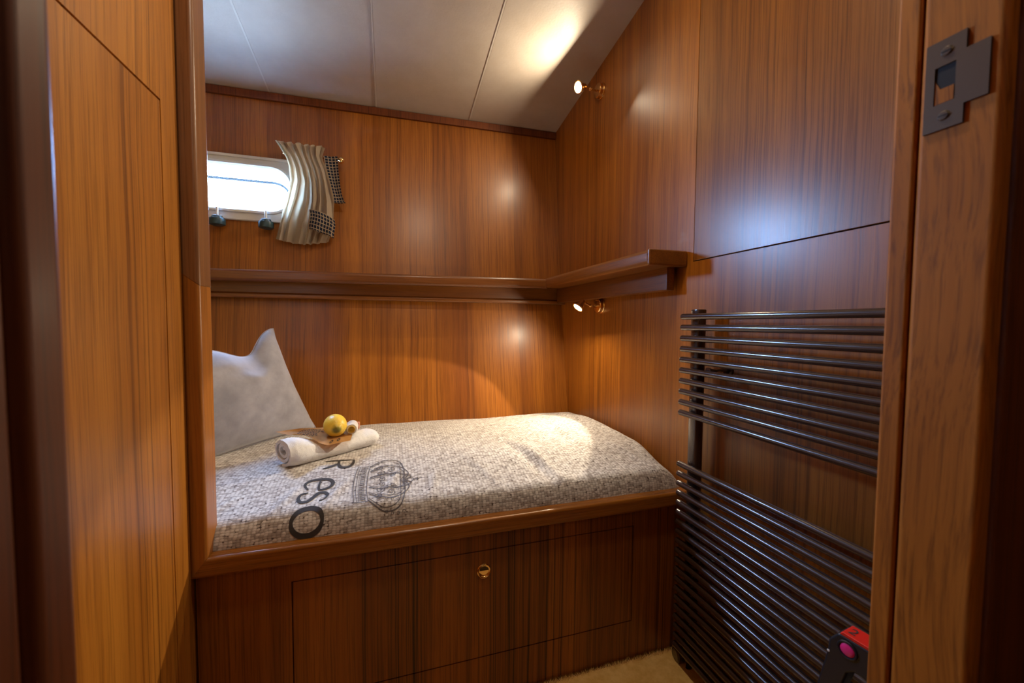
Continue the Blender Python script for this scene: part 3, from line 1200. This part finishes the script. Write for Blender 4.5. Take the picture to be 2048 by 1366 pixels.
def lip(y, z0, z1):              # moulded front lip section in (depth, z), depth grows towards the wall
    return [(y + 0.006, z0), (y + 0.0015, z0 + 0.005), (y, z0 + 0.012), (y, z1 - 0.012), (y + 0.002, z1 - 0.006), (y + 0.006, z1 - 0.001), (y + 0.010, z1),
            (y + 0.024, z1), (y + 0.024, z0)]


YS = 1.652
XS = 0.662
t = prism(lip(YS, SZT - 0.042, SZT), XE, XS + 0.012, 'YZ')
obj('front_lip', sheer(t, 0.0095), wood_shelf_x, sh)
obj('shelf_board', sheer(bx((XE, YS + 0.0245, SZT - 0.026), (XR, yb(SZT) - 0.001, SZT - 0.010)), 0.0095), wood_shelf_x, sh)
obj('lower_board', prism([(1.714, 1.000), (1.712, 1.005), (1.712, 1.014), (1.720, 1.020), (1.720, 1.083), (1.765, 1.083), (1.745, 1.000)], XE, XR, 'YZ', 0.0015), wood_shelf_x, sh)
# right-hand leg
t = prism([(a - YS + XS, b) for a, b in lip(YS, SZT - 0.040, SZT + 0.002)], 0.925, YS + 0.010, 'XZ')
obj('front_lip', t, wood_shelf_y, sh)
obj('shelf_board', bx((XS + 0.0245, 0.925, SZT - 0.040), (XR - 0.001, YS + 0.024, SZT - 0.012)), wood_shelf_y, sh)
obj('end_cap', bx((XS - 0.0005, 0.914, SZT - 0.0405), (XR - 0.001, 0.926, SZT + 0.0025), 0.0045, 3), wood_shelf_y, sh)
obj('lower_board', bx((0.742, 0.944, 1.006), (0.768, 1.712, 1.071), 0.003), wood_shelf_y, sh)

# ------------------------------------------------------------------ porthole
def rrect(x0, x1, z0, z1, r, n=10):
    pts = []
    for cx, cz, a0 in ((x1 - r, z1 - r, 0), (x0 + r, z1 - r, PI / 2), (x0 + r, z0 + r, PI), (x1 - r, z0 + r, 1.5 * PI)):
        for i in range(n + 1):
            a = a0 + i * PI / 2 / n
            pts.append((cx + r * math.cos(a), cz + r * math.sin(a)))
    return pts


def ring_between(bm, A, B):
    n = len(A)
    va = [bm.verts.new(p) for p in A]
    vb = [bm.verts.new(p) for p in B]
    for i in range(n):
        bm.faces.new((va[i], va[(i + 1) % n], vb[(i + 1) % n], vb[i]))
    return va, vb


def loops(bm, ls):
    rows = [[bm.verts.new(p) for p in l] for l in ls]
    n = len(ls[0])
    for a, b in zip(rows, rows[1:]):
        for i in range(n):
            bm.faces.new((a[i], a[(i + 1) % n], b[(i + 1) % n], b[i]))


wn = bpy.data.objects.new('window_1', None)
C.objects.link(wn)
wn.location = (-0.575, 1.78, 1.31)
wn.matrix_world = Matrix.Translation(wn.location)
tag(wn, kind='structure')
def on(l, off):
    return [(x, yb(z) + off, z) for x, z in l]
WX0, WX1, WZ0, WZ1 = -0.785, -0.352, 1.300, 1.552
bm = bmesh.new()
rin = rrect(-0.765, -0.374, 1.338, 1.518, 0.075)
rin2 = rrect(-0.758, -0.381, 1.345, 1.511, 0.068)
rout = rrect(WX0, WX1, WZ0, WZ1, 0.012)
rmid = rrect(-0.772, -0.366, 1.330, 1.526, 0.083)
loops(bm, [on(rout, 0.002), on(rout, -0.008), on(rrect(WX0 + .003, WX1 - .003, WZ0 + .003, WZ1 - .003, 0.010), -0.011), on(rmid, -0.011), on(rmid, -0.020), on(rin, -0.022), on(rin2, -0.016), on(rin2, 0.010), on(rrect(-0.775, -0.362, 1.335, 1.595, 0.075), 0.075),
           on(rrect(-0.785, -0.352, 1.325, 1.605, 0.08), 0.075), on(rrect(-0.79, -0.35, 1.31, 1.54, 0.02), 0.022)])
obj('window_frame', bm, alu, wn, ang=40)
bm = bmesh.new()
ga, gb = rrect(-0.758, -0.384, 1.335, 1.482, 0.066), rrect(-0.749, -0.393, 1.344, 1.4725, 0.058)
loops(bm, [on(ga, 0.048), on(ga, 0.056), on(gb, 0.056), on(gb, 0.048), on(ga, 0.048)])
obj('gasket', bm, plain('grey_rubber', (0.012, 0.016, 0.02), 0.8), wn)
bm = bmesh.new()
l = on(rrect(-0.765, -0.372, 1.345, 1.56, 0.07), 0.060)
bm.faces.new([bm.verts.new(p) for p in l])
l = on(rrect(-0.765, -0.372, 1.345, 1.56, 0.07), 0.064)
bm.faces.new([bm.verts.new(p) for p in l][::-1])
obj('pane', bm, glass_m, wn)
bm = bmesh.new()                                    # drip rail above
box(bm, (WX0, yb(1.55) - 0.018, 1.5455), (WX1, yb(1.55) + 0.0, 1.5560), 0.002)
obj('window_sill', bm, alu, wn)
for x in (-0.700, -0.616, -0.455):
    if x == -0.700:
        continue
    y = yb(1.31) - 0.034
    bm = bmesh.new()
    tube(bm, [(x, yb(1.34) - 0.020, 1.345), (x, y, 1.335), (x, y, 1.296)], 0.0045, 12)
    k = obj('latch_stem', bm, alu, wn)
    bm = bmesh.new()
    lathe(bm, [(0.0, 0.0), (0.016, 0.0), (0.0255, 0.004), (0.0265, 0.008), (0.0265, 0.022), (0.025, 0.027), (0.018, 0.029), (0.017, 0.036), (0.012, 0.038), (0.0, 0.038)], (x, y, 1.268), (0, 0, 1), 28)
    obj('latch_knob', bm, knob_m, k)

# ------------------------------------------------------------------ curtain, rod, strap
YC = yb(1.5) - 0.045
rod = thing('curtain_rod', (-0.3, YC, 1.566), 'short brass rod with round end knob carrying the beige curtain', 'curtain rod')
bm = bmesh.new()
tube(bm, [(-0.395, YC, 1.567), (-0.205, YC, 1.567)], 0.0035, 12)
obj('rail', bm, brass, rod)
bm = bmesh.new()
lathe(bm, [(0.0, -0.001), (0.007, 0.0), (0.006, 0.003), (0.0075, 0.006), (0.0125, 0.011), (0.0135, 0.016), (0.0105, 0.022), (0.006, 0.025), (0.0, 0.026)], (-0.200, YC, 1.567), (1, 0, 0), 24)
obj('finial', bm, brass, rod)
bm = bmesh.new()
tube(bm, [(-0.226, YC, 1.567), (-0.226, yb(1.567) - 0.004, 1.567)], 0.004, 12)
lathe(bm, [(0.0, 0.003), (0.010, 0.003), (0.012, 0.0)], (-0.226, yb(1.567), 1.567), (0, -1, 0), 20)
obj('bracket', bm, brass, rod)

zz_c = [1.232, 1.275, 1.33, 1.39, 1.46, 1.515, 1.548, 1.566, 1.585, 1.606]
xl_c = [-0.424, -0.412, -0.398, -0.382, -0.368, -0.372, -0.382, -0.392, -0.404, -0.420]
xr_c = [-0.236, -0.220, -0.212, -0.212, -0.222, -0.236, -0.250, -0.254, -0.250, -0.244]
NPL = 6.5
bm = bmesh.new()
NU, NVv = 150, 60


def curt(u, z, extra=0.0):
    xl, xr = interp(z, zz_c, xl_c), interp(z, zz_c, xr_c)
    lo = smooth01((1.565 - z) / 0.12)
    ph = u * NPL * 2 * PI + 0.9 * math.sin(u * 9) + (0.7 + 1.6 * lo) * nz(u * 2.5, z * 6, 3)
    amp = interp(z, zz_c, [0.013, 0.014, 0.015, 0.014, 0.012, 0.009, 0.007, 0.006, 0.012, 0.016])
    amp *= 0.55 + 1.0 * abs(nz(u * 5, z * 6, 1.0))
    x = xl + (xr - xl) * u + 0.35 * amp * math.sin(2 * ph + 1.0) * 0.6
    belly = 0.012 * smooth01((1.56 - z) / 0.08) * smooth01((z - 1.2) / 0.12)
    # pulled in by the tieback on the right half
    tb = math.exp(-((z - 1.30) / 0.04) ** 2) * smooth01((u - 0.35) / 0.2)
    y = YC - 0.014 - belly + amp * math.sin(ph) * (1 - 0.45 * tb) - extra
    zz = z + 0.010 * (0.5 - u) * 0.0 - 0.016 * smooth01((1.3 - z) / 0.07) * math.sin(u * PI) + 0.003 * nz(u * 20, z * 3)
    if z > 1.575:
        zz += (z - 1.575) / 0.03 * 0.006 * math.sin(ph + 0.5)
    return Vector((x, y, zz))


zsg = [1.232 + (1.606 - 1.232) * j / NVv for j in range(NVv + 1)]
grid(bm, lambda i, j: curt(i / NU, zsg[j]), NU, NVv)
bmesh.ops.solidify(bm, geom=bm.faces[:], thickness=0.0012)
ct = obj('curtain', bm, curtain_m, origin=(-0.32, YC, 1.606), ang=80)
tag(ct, 'short gathered beige curtain at the right side of the porthole', 'curtain')
bm = bmesh.new()


def tie(i, j):
    u, v = i / 40, j / 10
    zt_ = 1.350 - 0.030 * u ** 1.5
    zb_ = 1.276 - 0.030 * u
    z = zt_ + (zb_ - zt_) * v
    x = -0.300 + 0.090 * u + 0.003 * math.sin(v * 5)
    y = YC - 0.052 + 0.004 * math.sin(u * PI * 3 + v * 2) - 0.006 * math.sin(v * PI)
    y += 0.032 * smooth01((u - 0.80) / 0.20) ** 1.3 + 0.016 * smooth01((0.14 - u) / 0.14)
    return Vector((x, y, z))


grid(bm, tie, 40, 10, uv=lambda i, j: (i / 40 * 0.105, j / 10 * 0.066))
bmesh.ops.solidify(bm, geom=bm.faces[:], thickness=0.0015)
obj('tieback', bm, check_m, ct, ang=70)

bm = bmesh.new()                                    # spare tieback hanging over the rod end
NS = 46


def strap_pt(i, j):
    t = i / NS
    v = (j / 6 - 0.5)
    if t < 0.10:
        a = t / 0.10 * PI
        c = Vector((-0.222, YC - 0.0055 * math.cos(PI - a) * -1, 1.567 + 0.0075 * math.sin(a) + 0.010))
        c = Vector((-0.224, YC + 0.0085 * math.cos(a), 1.5685 + 0.0075 * math.sin(a)))
    else:
        s = (t - 0.10) / 0.90
        z = 1.5685 - s * 0.190
        c = Vector((-0.222 + 0.032 * s ** 1.3, YC - 0.0075 - 0.010 * math.sin(s * PI), z))
        if s > 0.90:
            q = (s - 0.90) / 0.10
            c.y -= 0.012 * math.sin(q * PI)
            c.z += 0.012 * q * q
    w = 0.050 - 0.016 * smooth01((t - 0.1) / 0.7) + (0.010 * smooth01((t - 0.8) / 0.2))
    return c + Vector((v * w, 0.003 * math.cos(v * PI * 2.2) - 0.002, 0.004 * v))


grid(bm, strap_pt, NS, 6, uv=lambda i, j: (j / 6 * 0.046, i / NS * 0.215))
bmesh.ops.solidify(bm, geom=bm.faces[:], thickness=0.0022)
st = obj('tieback_strap', bm, check_m, origin=(-0.22, YC, 1.57), ang=70)
tag(st, 'navy checked tieback strap hanging from the curtain rod end', 'strap')

# ------------------------------------------------------------------ brass reading spotlights
def spot(base, head, aim, label, power, cone, blend, spill, roll_ring):
    base, head, aim = Vector(base), Vector(head), Vector(aim).normalized()
    sp_ = thing('reading_light', base, label, 'wall lamp', 'brass reading spotlights on the right wall')
    b = bmesh.new()
    lathe(b, [(0.0, 0.022), (0.010, 0.022), (0.024, 0.0205), (0.0265, 0.018), (0.0265, 0.006), (0.029, 0.004), (0.0295, 0.0)], base, (-1, 0, 0), 36)
    obj('wall_base', b, brass, sp_)
    b = bmesh.new()
    j0 = base + Vector((-0.022, 0, 0))
    back = head - aim * 0.030
    mid = base + Vector((-0.048, 0.0, 0.0))
    tube(b, [j0, mid, mid.lerp(back, 0.5), back], 0.0038, 12, rr=[0.0045, 0.0035, 0.004, 0.0045])
    bmesh.ops.create_uvsphere(b, u_segments=16, v_segments=10, radius=0.0065, matrix=Matrix.Translation(mid))
    obj('arm', b, brass, sp_)
    b = bmesh.new()
    lathe(b, [(0.0, -0.036), (0.008, -0.036), (0.0105, -0.032), (0.0115, -0.025), (0.015, -0.018), (0.0190, -0.010), (0.0215, -0.002), (0.0225, 0.0), (0.0215, 0.001), (0.019, -0.002), (0.012, -0.010), (0.0, -0.013)], head, aim, 36)
    hd = obj('lamp_head', b, brass, sp_)
    b = bmesh.new()
    lathe(b, [(0.0, 0.0008), (0.010, 0.0003), (0.0178, -0.0015), (0.0178, -0.003), (0.0, -0.004)], head, aim, 30)
    obj('bulb', b, bulb_m, hd)
    b = bmesh.new()
    torus(b, head + aim * 0.001, aim, 0.0204, 0.0020, 36, 10)
    obj('rim_ring', b, brass, hd)
    if cone:
        light('reading_light_beam', 'SPOT', head + aim * 0.004, power, WARM, aim, spot_size=cone, spot_blend=blend, shadow_soft_size=0.006)
    if spill:
        light('reading_light_spill', 'AREA', head + aim * 0.004, spill, WARM, aim, shape='DISK', size=0.028)
    return sp_


spot((XR, 1.407, 1.806), (0.684, 1.400, 1.800), (-0.90, -0.20, -0.38), 'upper brass reading spotlight on the right wall below the ceiling',
     0.0, 0.0, 0.0, 3.4, 1)
spot((XR, 1.379, 0.980), (0.683, 1.374, 0.972), (-0.68, -0.06, -0.73), 'lower brass reading spotlight on the right wall under the shelf',
     12.0, math.radians(86), 0.10, 2.5, 0)

# ------------------------------------------------------------------ towel radiator
ra = thing('towel_radiator', (0.745, 0.58, 0.0), 'dark brown tubular towel radiator on the right wall', 'radiator')
XB = 0.7195
YR1, YR0 = 0.853, 0.285


def bar_mesh(z):
    b = bmesh.new()
    r = 0.0078
    pts, rr = [], []
    for k, q in ((0.0, 0.35), (0.0008, 0.72), (0.0025, 0.93), (0.005, 1.0)):
        pts.append((XB, YR0 + k, z))
        rr.append(r * q)
    for k, q in ((0.005, 1.0), (0.0025, 0.93), (0.0008, 0.72), (0.0, 0.35)):
        pts.append((XB, YR1 - k, z))
        rr.append(r * q)
    tube(b, pts, r, 20, rr=rr)
    return b


zs1 = [0.9300 - i * 0.02745 for i in range(10)]
zs2 = [0.5480 - i * 0.02560 for i in range(20)]
bar0 = obj('bar', bar_mesh(zs1[0]), rad_m, ra)
for z in zs1[1:] + zs2:
    c = bar0.copy()
    C.objects.link(c)
    c.parent = ra
    c.location = bar0.location + Vector((0, 0, z - zs1[0]))
for y in (0.822, 0.315):
    b = bmesh.new()
    prf = [(0.0, 0.03), (0.012, 0.03), (0.0165, 0.033), (0.0175, 0.037), (0.0175, 0.940), (0.0178, 0.941), (0.0178, 0.946), (0.0165, 0.948), (0.0, 0.948)]
    lathe(b, prf, (0.7440, y, 0.0), (0, 0, 1), 28)
    for v in b.verts:
        if v.co.x < 0.734:
            v.co.x = 0.734 + (v.co.x - 0.734) * 0.4
    obj('upright', b, rad_m, ra)
for y, z in ((0.765, 0.800), (0.765, 0.33), (0.37, 0.800)):
    b = bmesh.new()
    tube(b, [(XB + 0.004, y, z), (XR - 0.002, y, z)], 0.0085, 16)
    lathe(b, [(0.0, 0.004), (0.014, 0.004), (0.016, 0.0)], (XR, y, z), (-1, 0, 0), 24)
    obj('wall_bracket', b, rad_m, ra)
b = bmesh.new()
tube(b, [(0.744, 0.822, 0.034), (0.744, 0.822, 0.006)], 0.009, 14)
lathe(b, [(0.0, 0.0), (0.018, 0.0), (0.020, 0.004), (0.020, 0.022), (0.016, 0.026), (0.0, 0.026)], (0.752, 0.850, 0.022), (-1, 0.2, 0), 24)
obj('valve', b, rad_m, ra)

# ------------------------------------------------------------------ portable device at the bottom right
dv = thing('portable_device', (0.62, 0.37, 0.0), 'black device with arched handle, red top marked 2 and pink button', 'device')
zt0 = 0.482
dirx = Vector((0.13, -0.99, 0.0)).normalized()    # along the top
diry = Vector((0.99, 0.13, 0.0)).normalized()       # depth
dirz = dirx.cross(diry).normalized()
dorg = Vector((0.606, 0.386, 0.474))


def dpt(a, b, c):
    return dorg + dirx * a + diry * b + dirz * c


def dprism(poly, b0, b1, bev=0.0):
    t = prism(poly, b0, b1, 'XZ', bev, 3)
    for v in t.verts:
        v.co = dpt(v.co.x, v.co.y, v.co.z)
    return t


hp = [(0.001, 0.000), (0.085, 0.000), (0.085, -0.34), (0.050, -0.34), (0.050, -0.068), (0.044, -0.050), (0.034, -0.043), (0.022, -0.043), (0.014, -0.050), (-0.006, -0.125), (-0.02, -0.34), (-0.050, -0.34), (-0.030, -0.130), (-0.012, -0.036), (-0.010, -0.016)]
obj('handle', dprism(hp, 0.0, 0.030, 0.0035), black_pl, dv)
obj('top_cover', dprism([(0.002, -0.001), (0.083, -0.001), (0.083, 0.004), (0.005, 0.004)], 0.001, 0.030, 0.0012), red_pl, dv)
b = bmesh.new()
lathe(b, [(0.0, 0.0022), (0.006, 0.002), (0.0085, 0.0006), (0.0088, 0.0)], dpt(0.013, -0.0004, -0.0165), -diry, 28)
obj('button', b, pink_pl, dv)
b = bmesh.new()
torus(b, dpt(0.013, -0.0006, -0.0165), -diry, 0.0108, 0.0016, 30, 8)
obj('button_ring', b, black_pl, dv)
b = bmesh.new()
lathe(b, [(0.0, 0.001), (0.0017, 0.0006), (0.0018, 0.0)], dpt(-0.0095, -0.0003, -0.034), -diry, 14)
obj('indicator', b, white_pl, dv)
b = bx((0.594, 0.290, 0.0), (0.668, 0.465, 0.30), 0.015, 4)
obj('housing', b, plain('navy_plastic', (0.015, 0.03, 0.07), 0.4), dv)


def text_mesh(s, size):
    cu = bpy.data.curves.new('text', 'FONT')
    cu.body = s
    cu.size = size
    cu.align_x = 'CENTER'
    cu.align_y = 'CENTER'
    to = bpy.data.objects.new('text', cu)
    C.objects.link(to)
    bpy.context.view_layer.update()
    dg = bpy.context.evaluated_depsgraph_get()
    me = bpy.data.meshes.new_from_object(to.evaluated_get(dg))
    b = bmesh.new()
    b.from_mesh(me)
    bpy.data.objects.remove(to)
    bpy.data.curves.remove(cu)
    return b


for s, a, sz in (('2', 0.013, 0.022), ('00', 0.036, 0.010)):
    t = text_mesh(s, sz)
    for v in t.verts:
        x, y = v.co.x, v.co.y
        v.co = dpt(a + x * 0.9, 0.014 + y, 0.0046)
    obj('printed_number', t, ink_m, dv, recalc=False)

# ------------------------------------------------------------------ carpet with frayed edge
bm = bmesh.new()
GX, GY = 110, 60
cx0_, cx1_, cy0_, cy1_ = -0.30, 0.765, 0.26, 0.884


def carp(i, j):
    x = cx0_ + (cx1_ - cx0_) * i / GX
    y = cy0_ + (cy1_ - cy0_) * j / GY
    if j == GY:
        y += 0.004 * nz(x * 60, 1.0)
    return Vector((x, y, 0.010 + 0.0015 * nz(x * 40, y * 40) + 0.002 * nz(x * 9, y * 9)))


V = grid(bm, carp, GX, GY)
for k in range(5200):                                # tufts, denser along the frayed edge
    edge = k < 1900
    x = random.uniform(0.15, cx1_) if edge else random.uniform(0.2, cx1_)
    y = cy1_ - abs(random.gauss(0, 0.004)) if edge else random.uniform(0.62, cy1_)
    a = random.uniform(0, 2 * PI)
    l = random.uniform(0.004, 0.009) * (1.5 if edge else 1)
    b_ = Vector((x, y, 0.008))
    t_ = b_ + Vector((math.cos(a) * l * 0.8, (abs(math.sin(a)) if edge else math.sin(a)) * l * 0.7, l * 0.75))
    if t_.y > YF - 0.001:
        t_.y = YF - 0.001
    w = Vector((-math.sin(a), math.cos(a), 0)) * 0.0006
    bm.faces.new([bm.verts.new(q) for q in (b_ - w, b_ + w, t_)])
cpt_o = obj('carpet', bm, carpet_m, origin=(0.2, 0.5, 0.0), recalc=False)
tag(cpt_o, 'golden beige carpet with frayed edge against the berth front', 'carpet')

# ------------------------------------------------------------------ fitting of the added cabin fill lamp (out of frame above)
cl_ = thing('added_fill_lamp', CABIN_FILL, 'added round brass fill lamp on the ceiling above the carpet', 'ceiling lamp')
b = bmesh.new()
lathe(b, [(0.0, -0.03), (0.065, -0.03), (0.068, 0.010), (0.062, 0.026), (0.055, 0.028)], CABIN_FILL, (0, 0, -1), 36)
obj('rim', b, brass, cl_)
b = bmesh.new()
lathe(b, [(0.055, 0.022), (0.04, 0.030), (0.0, 0.033)], CABIN_FILL, (0, 0, -1), 36)
obj('diffuser', b, fill_glow, cl_)

# ------------------------------------------------------------------ fitting of the added passage fill lamp (behind the camera)
pl_ = thing('added_fill_lamp', (PASSAGE_FILL[0], PASSAGE_FILL[1], 1.93), 'added small round fill lamp on the ceiling outside the cabin door', 'ceiling lamp')
b = bmesh.new()
lathe(b, [(0.0, 0.0), (0.075, 0.0), (0.078, 0.006), (0.070, 0.018), (0.062, 0.020)], (PASSAGE_FILL[0], PASSAGE_FILL[1], 1.93), (0, 0, -1), 36)
obj('rim', b, brass, pl_)
b = bmesh.new()
lathe(b, [(0.062, 0.016), (0.055, 0.022), (0.03, 0.027), (0.0, 0.029)], (PASSAGE_FILL[0], PASSAGE_FILL[1], 1.93), (0, 0, -1), 36)
obj('diffuser', b, fill_glow, pl_)
